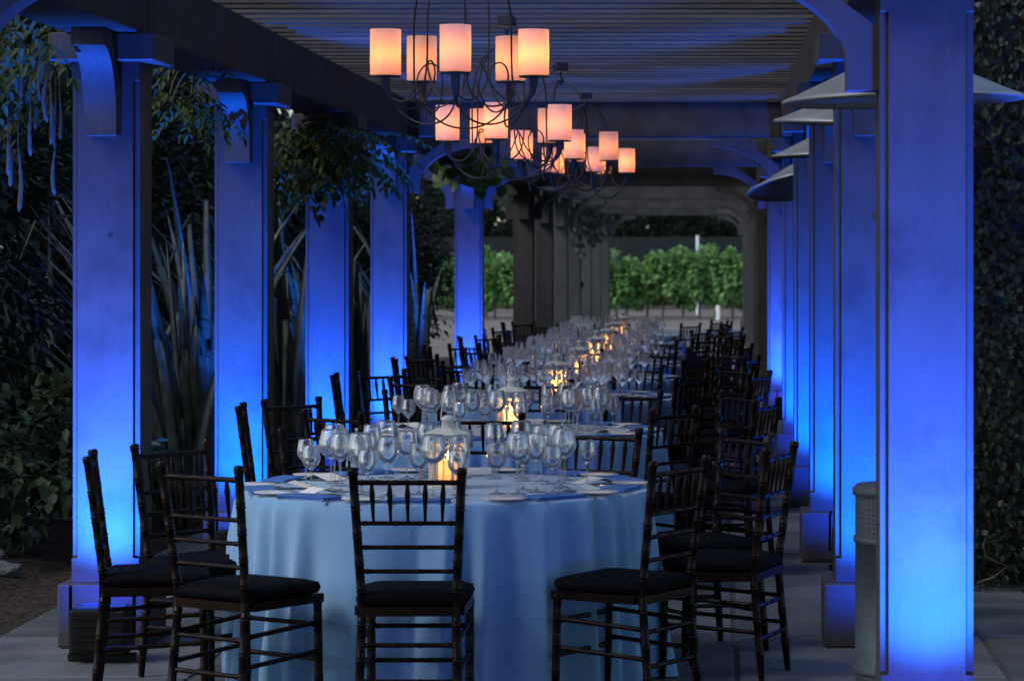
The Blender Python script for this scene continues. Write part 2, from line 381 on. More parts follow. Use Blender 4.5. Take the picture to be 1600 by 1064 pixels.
# ------------------------------------------------------------------ ballroom chairs
def post_pts(p0, p1, p2, nring):
    pts, rad = [], []
    def at(z):
        if z <= p1[2]: t = z / p1[2]; a, b_ = p0, p1
        else: t = (z - p1[2]) / (p2[2] - p1[2]); a, b_ = p1, p2
        return tuple(a[i] + (b_[i] - a[i]) * t for i in range(3))
    zs = [(0, .0125), (p2[2] - .03, .0165), (p2[2] - .024, .0195), (p2[2] - .006, .0195), (p2[2], .015)]
    for zc in nring: zs += [(zc - .012, .0165), (zc - .008, .0195), (zc - .002, .0165), (zc + .002, .0165), (zc + .008, .0195), (zc + .012, .0165)]
    zs.sort()
    for z, r in zs: pts.append(at(z)); rad.append(r)
    return pts, rad
def rail(b, p, q, r=.0095):
    p, q = Vector(p), Vector(q); pts, rad = [], []
    for t, k in ((0, 1), (.06, 1), (.08, 1.25), (.10, 1), (.36, 1), (.38, 1.2), (.40, 1), (.60, 1), (.62, 1.2), (.64, 1), (.9, 1), (.92, 1.25), (.94, 1), (1, 1)):
        pts.append(p.lerp(q, t)); rad.append(r * k)
    b.tube(pts, rad, 6, False)
def postx(z, s):   # back post centre line above the seat
    t = (z - .44) / (.945 - .44); return Vector((s * (.170 + .027 * t), -.185 - .065 * t, z))
def legx(z, s, front):
    t = z / .44
    return Vector((s * (.185 - .0 * t), .195 - .01 * t, z)) if front else Vector((s * (.182 - .012 * t), -.225 + .04 * t, z))
def chair_geo():
    parts = []
    for s in (-1, 1):
        b = MB(); p, r = post_pts((s * .182, -.225, 0), (s * .170, -.185, .44), (s * .197, -.25, .945), [.12, .25, .38, .50, .60, .70, .80]); b.tube(p, r, 8); parts.append(('back_post', b))
    for s in (-1, 1):
        b = MB(); p, r = post_pts((s * .185, .195, 0), (s * .185, .185, .42), (s * .185, .185, .425), [.12, .24, .34]); b.tube(p, [min(x, .0185) for x in r], 8); parts.append(('front_leg', b))
    b = MB(); b.box(-.2, .2, .165, .205, .405, .438); b.box(-.185, .185, -.205, -.168, .405, .438); b.box(-.2, -.165, -.168, .165, .405, .438); b.box(.165, .2, -.168, .165, .405, .438)
    parts.append(('seat_frame', b))
    for z in (.892, .744, .656, .568):
        b = MB(); rail(b, postx(z, -1), postx(z, 1), .0105 if z > .8 else .009); parts.append(('back_rail', b))
    for i in range(5):
        u = (i + 1) / 6; b = MB()
        p = postx(.744, -1).lerp(postx(.744, 1), u); q = postx(.892, -1).lerp(postx(.892, 1), u)
        b.tube([p.lerp(q, t) for t in (0, .2, .5, .72, .82, 1)], [.0055, .0065, .009, .0115, .009, .006], 6, False); parts.append(('spindle', b))
    for z in (.30, .17):
        b = MB(); rail(b, legx(z, -1, False), legx(z, 1, False)); parts.append(('stretcher', b))
        b = MB(); rail(b, legx(z + .02, -1, True), legx(z + .02, 1, True)); parts.append(('stretcher', b))
    for s in (-1, 1):
        for z in (.33, .22):
            b = MB(); rail(b, legx(z - .02, s, False), legx(z, s, True)); parts.append(('stretcher', b))
    return parts
def cushion_mesh():
    b = MB(); n = 28; rings = []
    def sq(r, z, e=.22):
        out = []
        for j in range(n):
            a = 2 * math.pi * j / n; c_, s_ = math.cos(a), math.sin(a)
            out.append((r * math.copysign(abs(c_)**e, c_) * (1.0 if s_ > 0 else .95), r * math.copysign(abs(s_)**e, s_), z))
        return out
    b.loft([sq(.18, .4385), sq(.203, .444), sq(.210, .462), sq(.204, .480), sq(.17, .491), sq(.09, .495)], True, True)
    return b.mesh('cushion')
cush_me = cushion_mesh(); fixn(cush_me)
GEO = chair_geo()
def chair_full():
    r = empty('ballroom_chair')
    for nm, b in GEO: obj(nm, b, 'wood', r)
    obj('cushion', cush_me, 'cushion', r); return r
def chair_far():
    r = empty('ballroom_chair'); fr = MB(); bk = MB()
    for nm, b in GEO:
        t = bk if nm in ('back_rail', 'spindle') else fr
        k = len(t.v); t.v += b.v; t.f += [[k + i for i in f] for f in b.f]; t.sm += b.sm
    obj('frame', fr, 'wood', r); obj('backrest', bk, 'wood', r); obj('cushion', cush_me, 'cushion', r); return r
CH0, CH1 = chair_full(), chair_far()
used = {0: False, 1: False}

# ------------------------------------------------------------------ tables
TY = [11.3, 14.9, 18.6, 21.6, 24.5, 27.3, 30.2, 33.2]
TX = [-1.13, -1.15, -1.15, -1.17, -1.19, -1.21, -1.24, -1.27]
TR, TH = .838, .765
# (angle of the back from table centre, distance of the back, extra turn, place name)
SEATS = [(-90, 1.35, 0, 'front'), (-124, 1.38, 0, 'front left'), (-156, 1.42, -14, 'left'), (177, 1.12, -34, 'rear left'), (122, 1.22, 0, 'far left'),
         (61, 1.20, 0, 'far right'), (33, 1.46, 0, 'rear right'), (-4, 1.35, -14, 'right'), (-42, 1.28, 12, 'front right')]
PLACES = [-90, -127, -163, 162, 126, 90, 54, 18, -16, -50]
PNAME = ['front', 'front left', 'left front', 'left rear', 'far left', 'far middle', 'far right', 'right rear', 'right front', 'front right']

def cloth_mesh(seed):
    q = random.Random(seed); b = MB(); n = 360
    nf = q.randint(27, 31); ph = [q.uniform(0, 6.28) for _ in range(5)]; wob = [q.uniform(.25, 1) for _ in range(40)]
    def fold(a):
        w = a + .13 * math.sin(3 * a + ph[0]) + .07 * math.sin(7 * a + ph[1])
        u = (nf * w / (2 * math.pi) + ph[2]); k = math.floor(u); fr = u - k; h = wob[int(k) % 40]
        c = .36 + .28 * wob[(int(k) * 7 + 3) % 40]                      # skewed, sharp-crested pleats of uneven depth
        x = fr / c if fr < c else (1 - fr) / (1 - c)
        ridge = x ** 1.7 * (1.5 - .5 * x)
        return (ridge - .42) * (.35 + .65 * h) + .10 * math.sin(41 * w + ph[4]) * h
    rings = []
    for r, z in ((.0, TH), (.4, TH), (TR - .03, TH), (TR - .008, TH - .002), (TR, TH - .010)):
        rings.append([(r * math.cos(2 * math.pi * j / n), r * math.sin(2 * math.pi * j / n), z) for j in range(n)])
    K = 16
    for i in range(1, K + 1):
        t = i / K; z = (TH - .010) * (1 - t) + .004
        ring = []
        for j in range(n):
            a = 2 * math.pi * j / n
            am = .15 * t**.55 * (1 + .25 * math.sin(2.1 * t + 3 * a))
            r = TR + .006 + .012 * t + am * fold(a + .05 * t * math.sin(2 * a + ph[1]))
            ring.append((r * math.cos(a), r * math.sin(a), z))
        rings.append(ring)
    b.loft(rings, True, False)
    return b.mesh('tablecloth')

def glass_mesh(h, bw, bowl_h, rim, name, single=False):
    b = MB(); st = h - bowl_h
    out = [(.0, .0), (.034, .0), (.034, .0015), (.012, .005), (.0045, .012), (.0036, st * .5), (.0042, st - .006), (.011, st + .002)]
    prof = []
    for t in (.08, .2, .35, .5, .65, .8, .92, 1.0):
        z = st + bowl_h * t
        if t < .42: r = bw * math.sin(R(90) * (t / .42))**.62
        else: r = bw + (rim - bw) * ((t - .42) / .58)**1.5
        prof.append((r, z))
    inn = [(max(.001, r - .0014), z - (.0 if i == len(prof) - 1 else .0006)) for i, (r, z) in enumerate(prof)]
    allp = out + prof + ([] if single else list(reversed(inn)) + [(.001, st + .006)])
    b.lathe(allp, 20, cap=False); me = b.mesh(name); fixn(me); return me
GL = [(glass_mesh(.245, .051, .118, .037, 'balloon_glass'), 'balloon_wine_glass', 'large round-bowled wine glass'),
      (glass_mesh(.235, .043, .112, .032, 'tall_glass'), 'tall_wine_glass', 'tall slender wine glass'),
      (glass_mesh(.19, .037, .095, .029, 'small_glass'), 'small_wine_glass', 'short small wine glass'),
      (glass_mesh(.205, .040, .110, .034, 'goblet'), 'water_goblet', 'broad water goblet')]
GLF = [glass_mesh(.245, .051, .118, .037, 'balloon_glass', True), glass_mesh(.235, .043, .112, .032, 'tall_glass', True), glass_mesh(.19, .037, .095, .029, 'small_glass', True), glass_mesh(.205, .040, .110, .034, 'goblet', True)]
def plate_mesh(r=.085):
    b = MB(); b.lathe([(.0, .004), (r * .55, .004), (r * .65, .006), (r, .014), (r + .001, .0155), (r * .66, .0085), (r * .55, .0065), (.0, .0065)], 32, cap=False); m = b.mesh('plate'); fixn(m); return m
plate_me = plate_mesh()
def napkin_mesh():
    b = MB(); rings = []
    for i, (s_, z) in enumerate(((1.0, .001), (1.0, .006), (.985, .0075), (.992, .0085), (.985, .0125), (.95, .015))):
        rings.append([(x * s_ + .003 * math.sin(9 * y + i), y * s_, z + .002 * math.sin(23 * y)) for x, y in
                      [(-.055, -.12), (-.02, -.12), (.02, -.12), (.055, -.12), (.055, -.04), (.055, .04), (.055, .12), (.02, .12), (-.02, .12), (-.055, .12), (-.055, .04), (-.055, -.04)]])
    b.loft(rings, False, True); return b.mesh('napkin')
nap_me = napkin_mesh(); fixn(nap_me)
b = MB(); b.box(-.009, .009, -.105, .015, .001, .0035); b.box(-.005, .005, .015, .10, .001, .005); b.tube([(0, .09, .004), (0, .115, .004)], .006, 6); knife_me = b.mesh('knife'); fixn(knife_me)
b = MB(); b.box(-.004, .004, -.10, .03, .001, .004); b.box(-.012, .012, .03, .055, .001, .0045)
for q in range(4): b.box(-.012 + q * .0068, -.0085 + q * .0068, .055, .10, .001, .004)
fork_me = b.mesh('fork'); fixn(fork_me)
b = MB(); b.poly([(-.055, -.09, .002), (.055, -.09, .002), (.055, 0, .030), (-.055, 0, .030), (.055, .09, .006), (-.055, .09, .006), (-.055, -.09, .0005), (.055, -.09, .0005), (.055, 0, .0285), (-.055, 0, .0285), (.055, .09, .0045), (-.055, .09, .0045)],
             [(0, 1, 2, 3), (3, 2, 4, 5), (7, 6, 9, 8), (8, 9, 11, 10), (0, 6, 7, 1), (4, 10, 11, 5), (1, 7, 8, 2), (2, 8, 10, 4), (0, 3, 9, 6), (3, 5, 11, 9)]); card_me = b.mesh('menu_card'); fixn(card_me)

for t, (ty, tx) in enumerate(zip(TY, TX)):
    T = ORD[t]
    root = tag(empty('round_table', (tx, ty, 0), rnd.uniform(-.2, .2) if t else .35), f'round table under a floor-length pale blue cloth, {T} in the row', 'table', 'banquet tables in a row')
    obj('tablecloth', cloth_mesh(100 + t), 'cloth', root)
    tb = MB(); tb.lathe([(.0, TH - .03), (TR - .01, TH - .03), (TR - .01, TH - .004), (0, TH - .004)], 48, cap=False); obj('tabletop', tb, 'bark', root)
    for i, (ang, Rb, turn, nm) in enumerate(SEATS):
        if t: ang += rnd.uniform(-3, 3); Rb += rnd.uniform(-.05, .05); turn += rnd.uniform(-5, 5)
        if t >= 5 and nm in ('far left', 'far right'): continue
        ca, sa = math.cos(R(ang)), math.sin(R(ang))
        face = R(ang + 180 + turn)
        bx, by = tx + Rb * ca, ty + Rb * sa
        px, py = bx + .22 * math.cos(face), by + .22 * math.sin(face)
        w = 0 if t < 4 else 1; proto = (CH0, CH1)[w]
        c = proto if not used[w] else copy_tree(proto); used[w] = True
        c.location = (px, py, 0); c.rotation_euler = (0, 0, face - R(90))
        tag(c, f'dark turned-wood chair with black cushion, {nm} seat of the {T} table', 'chair', 'dark banquet chairs')
    for i, ang in enumerate(PLACES):
        if t >= 6 and i in (4, 5, 6): continue
        a = R(ang + rnd.uniform(-3, 3)); nm = PNAME[i]
        def P(r, off, z=TH):   # polar point: r from centre, off sideways (to the sitter's right)
            return (tx + r * math.cos(a) - off * math.sin(a), ty + r * math.sin(a) + off * math.cos(a), z + .0005)
        rz = a + R(90)
        # sitter looks towards -radial, their right hand is ccw tangent
        for gi, (r, off) in enumerate(((.50 + rnd.uniform(-.03, .03), .02), (.44 + rnd.uniform(-.03, .03), .115), (.58 + rnd.uniform(-.03, .03), .14), (.40 + rnd.uniform(-.04, .04), -.06))):
            me, gn, gl = GL[gi]; me = me if t < 2 else GLF[gi]
            o = obj(gn, me, 'glass', None, P(r, off + rnd.uniform(-.02, .02)), rnd.uniform(0, 6))
            tag(o, f'{gl} at the {nm} place of the {T} table', 'wine glass', 'wine glasses on the tables')
        o = obj('napkin', nap_me, 'napkin', None, P(.755, .0), rz + R(90) + rnd.uniform(-.12, .12)); tag(o, f'folded blue napkin at the {nm} place of the {T} table', 'napkin', 'blue napkins')
        o = obj('side_plate', plate_me, 'china', None, P(.735, -.215), 0); tag(o, f'white side plate at the {nm} place of the {T} table', 'plate', 'white side plates')
        if t < 3:
            o = obj('table_knife', knife_me, 'steel', None, P(.73, .155), rz + rnd.uniform(-.08, .08)); tag(o, f'steel knife at the {nm} place of the {T} table', 'knife', 'table knives')
            o = obj('table_fork', fork_me, 'steel', None, P(.73, -.095), rz + R(180) + rnd.uniform(-.08, .08)); tag(o, f'steel fork at the {nm} place of the {T} table', 'fork', 'table forks')
        if t < 2 and i in (1, 2, 3, 5, 7, 8):
            o = obj('menu_card', card_me, 'card', None, P(.62, -.09), rz + rnd.uniform(-.5, .5)); tag(o, f'folded ivory menu card at the {nm} place of the {T} table', 'menu card', 'menu cards')

# ------------------------------------------------------------------ candle lanterns
def lantern_proto():
    r = empty('candle_lantern'); n = 6; rb = .074
    def hexr(rad, z): return [(rad * math.cos(R(60 * j + 30)), rad * math.sin(R(60 * j + 30)), z) for j in range(n)]
    b = MB(); b.loft([hexr(.088, 0), hexr(.088, .012), hexr(.078, .02), hexr(.078, .026)], False); base = obj('base', b, 'lantern', r)
    for j in range(n):
        x, y, _ = hexr(rb, 0)[j]; p = MB(); p.tube([(x, y, .026), (x, y, .185)], .0072, 6); obj('corner_post', p, 'lantern', r)
        x2, y2, _ = hexr(rb, 0)[(j + 1) % n]
        g_ = MB(); g_.poly([(x, y, .026), (x2, y2, .026), (x2, y2, .185), (x, y, .185)], [(0, 1, 2, 3)]); pane = obj('pane', g_, 'pane', r)
        f_ = MB(); f_.tube([(x, y, .15), ((x + x2) / 2, (y + y2) / 2, .178), (x2, y2, .15)], .005, 5); f_.tube([((x + x2) / 2, (y + y2) / 2, .028), ((x + x2) / 2, (y + y2) / 2, .178)], .0022, 5); obj('fretwork', f_, 'lantern', pane)
    b = MB(); b.loft([hexr(.078, .185), hexr(.080, .215), hexr(.095, .217), hexr(.095, .222), hexr(.04, .244)], False); roof = obj('roof', b, 'lantern', r)
    for j in range(n):
        for q in (-1, 0, 1):
            a = R(60 * j + 60) + q * .20; d = .0785 * math.cos(R(30)) * 1.0 / math.cos(q * .20); h = MB(); h.tube([((d - .004) * math.cos(a), (d - .004) * math.sin(a), .201), ((d + .0035) * math.cos(a), (d + .0035) * math.sin(a), .201)], .0042, 6); obj('vent_hole', h, 'iron', roof)
    b = MB(); b.lathe([(.026, .243), (.026, .275), (.03, .276), (.03, .281), (.02, .292), (.004, .297)], 16); obj('chimney', b, 'lantern', r)
    b = MB(); b.tube(bez((-.028, 0, .28), (-.03, 0, .40), (.03, 0, .40), (.028, 0, .28), 14), .0028, 6); obj('handle', b, 'lantern', r)
    b = MB(); b.lathe([(.0, .027), (.039, .027), (.0395, .112), (.036, .116), (.012, .110), (.0, .109)], 20, cap=False); c = obj('candle', b, 'wax', r)
    b = MB(); b.lathe([(.0005, .112), (.005, .120), (.0058, .127), (.0035, .140), (.0005, .152)], 10); obj('flame', b, 'flame', c)
    return r
LN = lantern_proto()
LX = [-1.112, -1.125, -1.10, -1.10, -1.10, -1.12, -1.15, -1.18]
for t in range(8):
    o = LN if t == 0 else copy_tree(LN)
    o.location = (LX[t], TY[t] - .08, TH + .001); o.rotation_euler = (0, 0, R(20) + t * .4)
    tag(o, f'ivory metal candle lantern standing on the {ORD[t]} table', 'lantern', 'candle lanterns')
    for q, (z, e) in enumerate(((.08, .42 if t else .09), (.132, 1.3 if t else .3))):
        ld = bpy.data.lights.new('candle_light', 'POINT'); ld.color = (1.0, .50, .16) ; ld.energy = e; ld.shadow_soft_size = .012
        lo = bpy.data.objects.new('candle_light', ld); COL.objects.link(lo); lo.parent = o; lo.location = (0, 0, z)

# ------------------------------------------------------------------ chandeliers
def chandelier_proto():
    r = empty('chandelier'); N = 5; RA = .322     # z = 0 at the underside of the shades
    def pol(rad, ang, z): return (rad * math.cos(ang), rad * math.sin(ang), z)
    hub = MB(); hub.lathe([(.004, .555), (.016, .552), (.022, .535), (.012, .51), (.003, .50)], 12); obj('hub', hub, 'iron', r)
    for i in range(N):
        a = R(-90 + 72 * i); a2 = a + R(72); am = a + R(36)
        s = MB(); s.lathe([(.064, .19 - .186 * v / 8) for v in range(9)], 32, cap=False); 
        sh = obj('lamp_shade', s, 'shade', r, pol(RA, a, 0))
        d = MB(); d.lathe([(.0, -.008), (.060, -.008), (.062, -.001), (.0, -.001)], 24, cap=False); cup = obj('drip_pan', d, 'iron', r, pol(RA, a, 0))
        h = MB(); h.tube([pol(RA, a, -.006), pol(RA, a, -.03), pol(RA - .008, a, -.07), pol(RA - .03, a, -.105)], [.021, .019, .015, .010], 10); obj('socket', h, 'iron', r)
        w = MB()
        w.tube(bez(pol(RA - .028, a, -.10), pol(RA - .10, a + R(6), -.24), pol(RA - .10, a2 - R(6), -.24), pol(RA - .028, a2, -.10), 18), .0042, 6); obj('garland_arm', w, 'iron', r)
        w = MB()
        w.tube(bez(pol(.012, am, .535), pol(.16, am, .50), pol(.215, am, .36), pol(.215, am, .20), 14) + bez(pol(.215, am, .20), pol(.215, am, .02), pol(.215, am, -.04), pol(.235, am - R(12), -.08), 8)[1:]
               + bez(pol(.235, am - R(12), -.08), pol(.25, am - R(18), -.115), pol(.28, a + R(6), -.12), pol(RA - .02, a, -.085), 8)[1:], .0042, 6); obj('cage_rod', w, 'iron', r)
        w = MB()
        w.tube(bez(pol(RA - .03, a, -.105), pol(.20, a, -.19), pol(.13, a + R(4), -.09), pol(.12, a + R(10), .0), 10) + bez(pol(.12, a + R(10), .0), pol(.12, a + R(16), .075), pol(.19, a + R(24), .085), pol(.20, a + R(34), .01), 10)[1:]
               + bez(pol(.20, a + R(34), .01), pol(.20, a + R(42), -.08), pol(.26, a + R(60), -.14), pol(RA - .03, a + R(72), -.105), 10)[1:], .0038, 6); obj('scroll', w, 'iron', r)
    c = MB(); 
    for q in range(4):
        z0 = .555 + q * .034
        pts = [(.011 * math.cos(u) * (1 if q % 2 else 0), .011 * math.cos(u) * (0 if q % 2 else 1), z0 + .022 + .024 * math.sin(u)) for u in [2 * math.pi * v / 12 for v in range(13)]]
        c.tube(pts, .003, 5, False)
    obj('chain', c, 'iron', r)
    return r
CHP = chandelier_proto()
CHS = [(11.5, -1.083, 2.457, 1), (14.9, -1.157, 2.334, -6), (18.5, -1.075, 2.36, 19), (21.7, -1.06, 2.375, 14)]
NCH = ['nearest of the four', 'second, low over the second table', 'third in the row', 'farthest, in front of the cross beam']
for i, (y, x, z, rot) in enumerate(CHS):
    o = CHP if i == 0 else copy_tree(CHP)
    o.location = (x, y, z); o.rotation_euler = (0, 0, R(rot))
    tag(o, f'black iron chandelier with five glowing candle shades, {NCH[i]}', 'chandelier', 'chandeliers under the pergola roof')
    zt = 3.012 - z
    s = MB(); s.tube([(0, 0, .685), (0, 0, zt - .05)], .003, 6); obj('stem', s, 'iron', o)
    s = MB(); s.box(-.042, .042, -.042, .042, zt - .055, zt); cn = obj('ceiling_box', bevel(s.mesh('ceiling_box'), .004), 'iron', o)
    s = MB(); s.box(-.04, .04, -.04, .04, zt - .061, zt - .0555); obj('brass_plate', s, 'gold', cn)
    for k in range(5):
        a = R(-90 + 72 * k)
        ld = bpy.data.lights.new('shade_bulb', 'POINT'); ld.color = (1.0, .33, .05); ld.shadow_soft_size = .02
        ld.energy = (.27, .40, .25, .18, .34)[(k + i) % 5]
        lo = bpy.data.objects.new('shade_bulb', ld); COL.objects.link(lo); lo.parent = o; lo.location = (.322 * math.cos(a), .322 * math.sin(a), .085)

# ------------------------------------------------------------------ patio heaters
def heater_proto():
    r = empty('patio_heater')
    b = MB(); b.lathe([(.0, 0), (.24, 0), (.24, .02), (.2, .045), (0, .045)], 32, cap=False); obj('base', b, 'heater', r)
    b = MB(); b.lathe([(.17, .045), (.17, .24)], 40, cap=False); hs = obj('lower_grille', b, 'perf', r)
    b = MB(); b.lathe([(.17, .24), (.177, .243), (.177, .26), (.17, .263), (.17, .70), (.177, .703), (.177, .72), (.17, .723)], 40, cap=False); obj('tank_housing', b, 'heater', r)
    b = MB(); b.lathe([(.17, .723), (.17, .865)], 40, cap=False); obj('upper_grille', b, 'perf', r)
    b = MB(); b.lathe([(.17, .865), (.18, .868), (.18, .89), (.165, .905), (.0, .91)], 40, cap=False); obj('housing_lid', b, 'heater', r)
    b = MB(); b.tube([(0, 0, .9), (0, 0, 1.85)], .03, 14); obj('pole', b, 'heater', r)
    b = MB(); b.lathe([(.03, 1.80), (.11, 1.84), (.11, 1.86), (.095, 1.87), (.085, 2.16), (.03, 2.2)], 24); obj('burner', b, 'perf', r)
    d = MB(); d.lathe([(.0, .175), (.05, .17), (.12, .145), (.38, .028), (.425, .012), (.43, .004), (.425, -.004), (.42, .006), (.375, .020), (.12, .135), (.0, .16)], 48, cap=False); obj('reflector', d, 'dish', r, (0, 0, 2.255))
    b = MB(); b.tube([(0, 0, 2.15), (0, 0, 2.40)], .012, 8); obj('spindle_rod', b, 'heater', r)
    return r
HT = heater_proto()
for i, (x, y, dz, tilt) in enumerate(((.645, 9.72, .0, (0, R(-1.5))), (.72, 12.95, .07, (R(2), R(2))), (.73, 16.35, .06, (R(1), R(-2))), (.72, 19.7, -.02, (R(-9), R(-9))))):
    o = HT if i == 0 else copy_tree(HT)
    o.location = (x, y, 0)
    for ch in o.children:
        if ch.name.startswith('reflector'): ch.rotation_euler = (tilt[0], tilt[1], 0); ch.location.z = 2.255 + dz; ch.scale = ((1, 1.1, 1.0, 1.25)[i],) * 3
    tag(o, ('grey patio heater with perforated drum behind the nearest right column', 'patio heater with pale dish behind the second right column',
            'patio heater with small visible dish behind the third right column', 'patio heater with tilted dark-bellied dish behind the fourth right column')[i], 'patio heater', 'patio heaters along the right columns')

# ------------------------------------------------------------------ foliage helpers
def leaf_add(v, f, c, d, up, L, Wd, bend=.2):
    d = d.normalized(); s = d.cross(up)
    if s.length < 1e-4: s = d.cross(Vector((1, 0, 0)))
    s.normalize(); nrm = s.cross(d); k = len(v)
    v += [c, c + d * L * .35 + s * Wd * .5 + nrm * L * .04, c + d * L * .75 + s * Wd * .36 - nrm * bend * L * .3, c + d * L - nrm * bend * L, c + d * L * .75 - s * Wd * .36 - nrm * bend * L * .3, c + d * L * .35 - s * Wd * .5 + nrm * L * .04]
    f += [(k, k + 1, k + 2, k + 3), (k, k + 3, k + 4, k + 5)]
def rdir(q):
    while True:
        d = Vector((q.uniform(-1, 1), q.uniform(-1, 1), q.uniform(-1, 1)))
        if .05 < d.length < 1: return d.normalized()
def leafmesh(name, v, f):
    me = bpy.data.meshes.new(name); me.from_pydata([tuple(p) for p in v], [], f); me.polygons.foreach_set('use_smooth', [True] * len(f)); me.update(); return me
def clump_crown(name, seed, rx, ry, rz, zc, n_cl, per, L, Wd, shell=.55, droop=.3):
    q = random.Random(seed); v, f = [], []
    for _ in range(n_cl):
        d = rdir(q); rr = (shell + (1 - shell) * q.random()) * q.uniform(.8, 1.08)
        c = Vector((d.x * rx * rr, d.y * ry * rr, zc + d.z * rz * rr)); cr = q.uniform(.5, 1.2) * min(rx, rz) * .28
        for _ in range(per):
            e = rdir(q); p = c + e * cr * q.random()**.5
            dd = (e + d * .7 + Vector((0, 0, -droop)) + rdir(q) * .6)
            leaf_add(v, f, p, dd, rdir(q) * .5 + Vector((0, 0, 1)), L * q.uniform(.6, 1.2), Wd * q.uniform(.7, 1.2), q.uniform(.05, .35))
    return leafmesh(name, v, f)
def plant(name, label, cat, loc, crown_me, mat, trunk_h, trunk_r, group=None, rz=0, sc=1.0, limbs=5, seed=1):
    q = random.Random(seed); r = tag(empty(name, loc, rz), label, cat, group)
    t = MB(); t.tube([(0, 0, -.05), (.02, .01, trunk_h * .5), (-.02, .03, trunk_h)], [trunk_r, trunk_r * .8, trunk_r * .55], 8)
    for _ in range(limbs):
        d = rdir(q); d.z = abs(d.z) * .8 + .3; z0 = trunk_h * q.uniform(.55, 1)
        t.tube([(0, 0, z0), tuple(Vector((0, 0, z0)) + d * trunk_h * .35), tuple(Vector((0, 0, z0)) + d * trunk_h * .6 + Vector((0, 0, trunk_h * .15)))], [trunk_r * .5, trunk_r * .35, trunk_r * .12], 6)
    obj('trunk', t, 'bark', r)
    c = obj('crown', crown_me, mat, r); c.scale = (sc, sc, sc)
    return r

# ------------------------------------------------------------------ vineyard beyond the far end
vm = [clump_crown('vine_crown', 40 + k, .98, .42, .70, 1.12, 78, 36, .17, .15, .25, .6) for k in range(3)]
for row, (vy, x0, n_) in enumerate(((79.5, -9.5, 13), (82.6, -10.0, 13))):
    for i in range(n_):
        x = x0 + i * .98 + rnd.uniform(-.1, .1)
        o = plant('grape_vine', f'bushy green grapevine, {NTH[i]} from the left in the {"front" if row == 0 else "back"} vineyard row', 'grapevine', (x, vy, -.06), vm[(i + row) % 3], 'leaf_grape', .85, .035, 'vineyard rows', rnd.uniform(-.3, .3), 1.0, 4, i)
        for ch in o.children:
            if ch.name.startswith('crown'): ch.scale = (rnd.uniform(.85, 1.15), rnd.uniform(.9, 1.2), rnd.uniform(.82, 1.16))
w = MB(); w.box(-.055, .055, -.055, .055, -.06, .36); tag(obj('grow_tube', bevel(w.mesh('grow_tube'), .01), 'white', None, (-.08, 78.4, 0)), 'small white vine guard tube on the dirt before the vines', 'vine guard')
w = MB(); w.tube([(0, 0, -.06), (0, 0, 2.42)], .05, 8); tag(obj('trellis_post', w, 'white', None, (-.72, 86, 0)), 'white trellis post rising behind the green vines', 'post')
w = empty('bird_netting', (-7, 90, 0)); tag(w, 'long dark bird netting stretched behind the vines', 'netting')
nb = MB(); nb.box(-12, 17, -.004, .004, 1.0, 2.36); obj('net', nb, 'net', w)
nb = MB(); nb.tube([(-12, 0, 2.375), (17, 0, 2.375)], .008, 5); obj('top_wire', nb, 'bark', w)
for i in range(8):
    nb = MB(); nb.tube([(0, 0, -.06), (0, 0, 2.37)], .03, 6); obj('net_post', nb, 'bark', w, (-12 + i * 4.1, .05, 0))
tc_ = [clump_crown('tree_crown', 60 + k, 3.4, 3.2, 4.4, 4.5, 100, 46, .5, .36, .4, .4) for k in range(2)]
for i, (x, y, s_) in enumerate(((-20, 108, 1.05), (-14.5, 104, .95), (-10, 110, 1.15), (-5.4, 103, .95), (-1.2, 109, 1.1), (2.6, 104, .95), (7.5, 110, 1.1))):
    plant('background_tree', f'dark leafy tree behind the vineyard, {["first","second","third","fourth","fifth","sixth","seventh"][i]} from the left', 'tree', (x, y, -.06), tc_[i % 2], 'leaf_tree', 3.2, .2, 'trees behind the vineyard', i * 1.3, s_, 6, i)

# ------------------------------------------------------------------ ivy wall on the right
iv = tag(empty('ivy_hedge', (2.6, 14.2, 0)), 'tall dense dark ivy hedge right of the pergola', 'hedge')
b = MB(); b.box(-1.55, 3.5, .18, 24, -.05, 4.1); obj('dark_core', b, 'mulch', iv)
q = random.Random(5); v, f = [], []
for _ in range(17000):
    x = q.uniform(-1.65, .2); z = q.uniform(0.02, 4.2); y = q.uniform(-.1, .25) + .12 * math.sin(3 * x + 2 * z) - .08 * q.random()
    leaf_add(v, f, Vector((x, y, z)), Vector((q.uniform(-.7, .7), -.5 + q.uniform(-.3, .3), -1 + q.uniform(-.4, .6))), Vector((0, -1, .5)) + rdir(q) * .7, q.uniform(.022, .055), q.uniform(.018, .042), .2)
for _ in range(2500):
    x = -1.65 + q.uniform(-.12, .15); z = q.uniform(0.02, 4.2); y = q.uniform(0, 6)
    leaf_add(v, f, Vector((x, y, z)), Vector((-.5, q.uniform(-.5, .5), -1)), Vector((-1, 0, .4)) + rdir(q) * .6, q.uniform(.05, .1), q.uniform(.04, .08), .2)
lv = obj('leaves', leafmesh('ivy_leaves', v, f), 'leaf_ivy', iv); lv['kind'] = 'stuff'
st = MB()
for _ in range(9):
    x = q.uniform(-1.6, -.2); z = q.uniform(.0, .1)
    p = [(x, -.12, z)]
    for k in range(6): p.append((p[-1][0] + q.uniform(-.12, .14), -.14 - .05 * q.random(), p[-1][2] + q.uniform(.02, .22)))
    st.tube(p, [.008, .008, .007, .006, .005, .004, .003], 5)
obj('bare_stems', st, 'bark', iv)

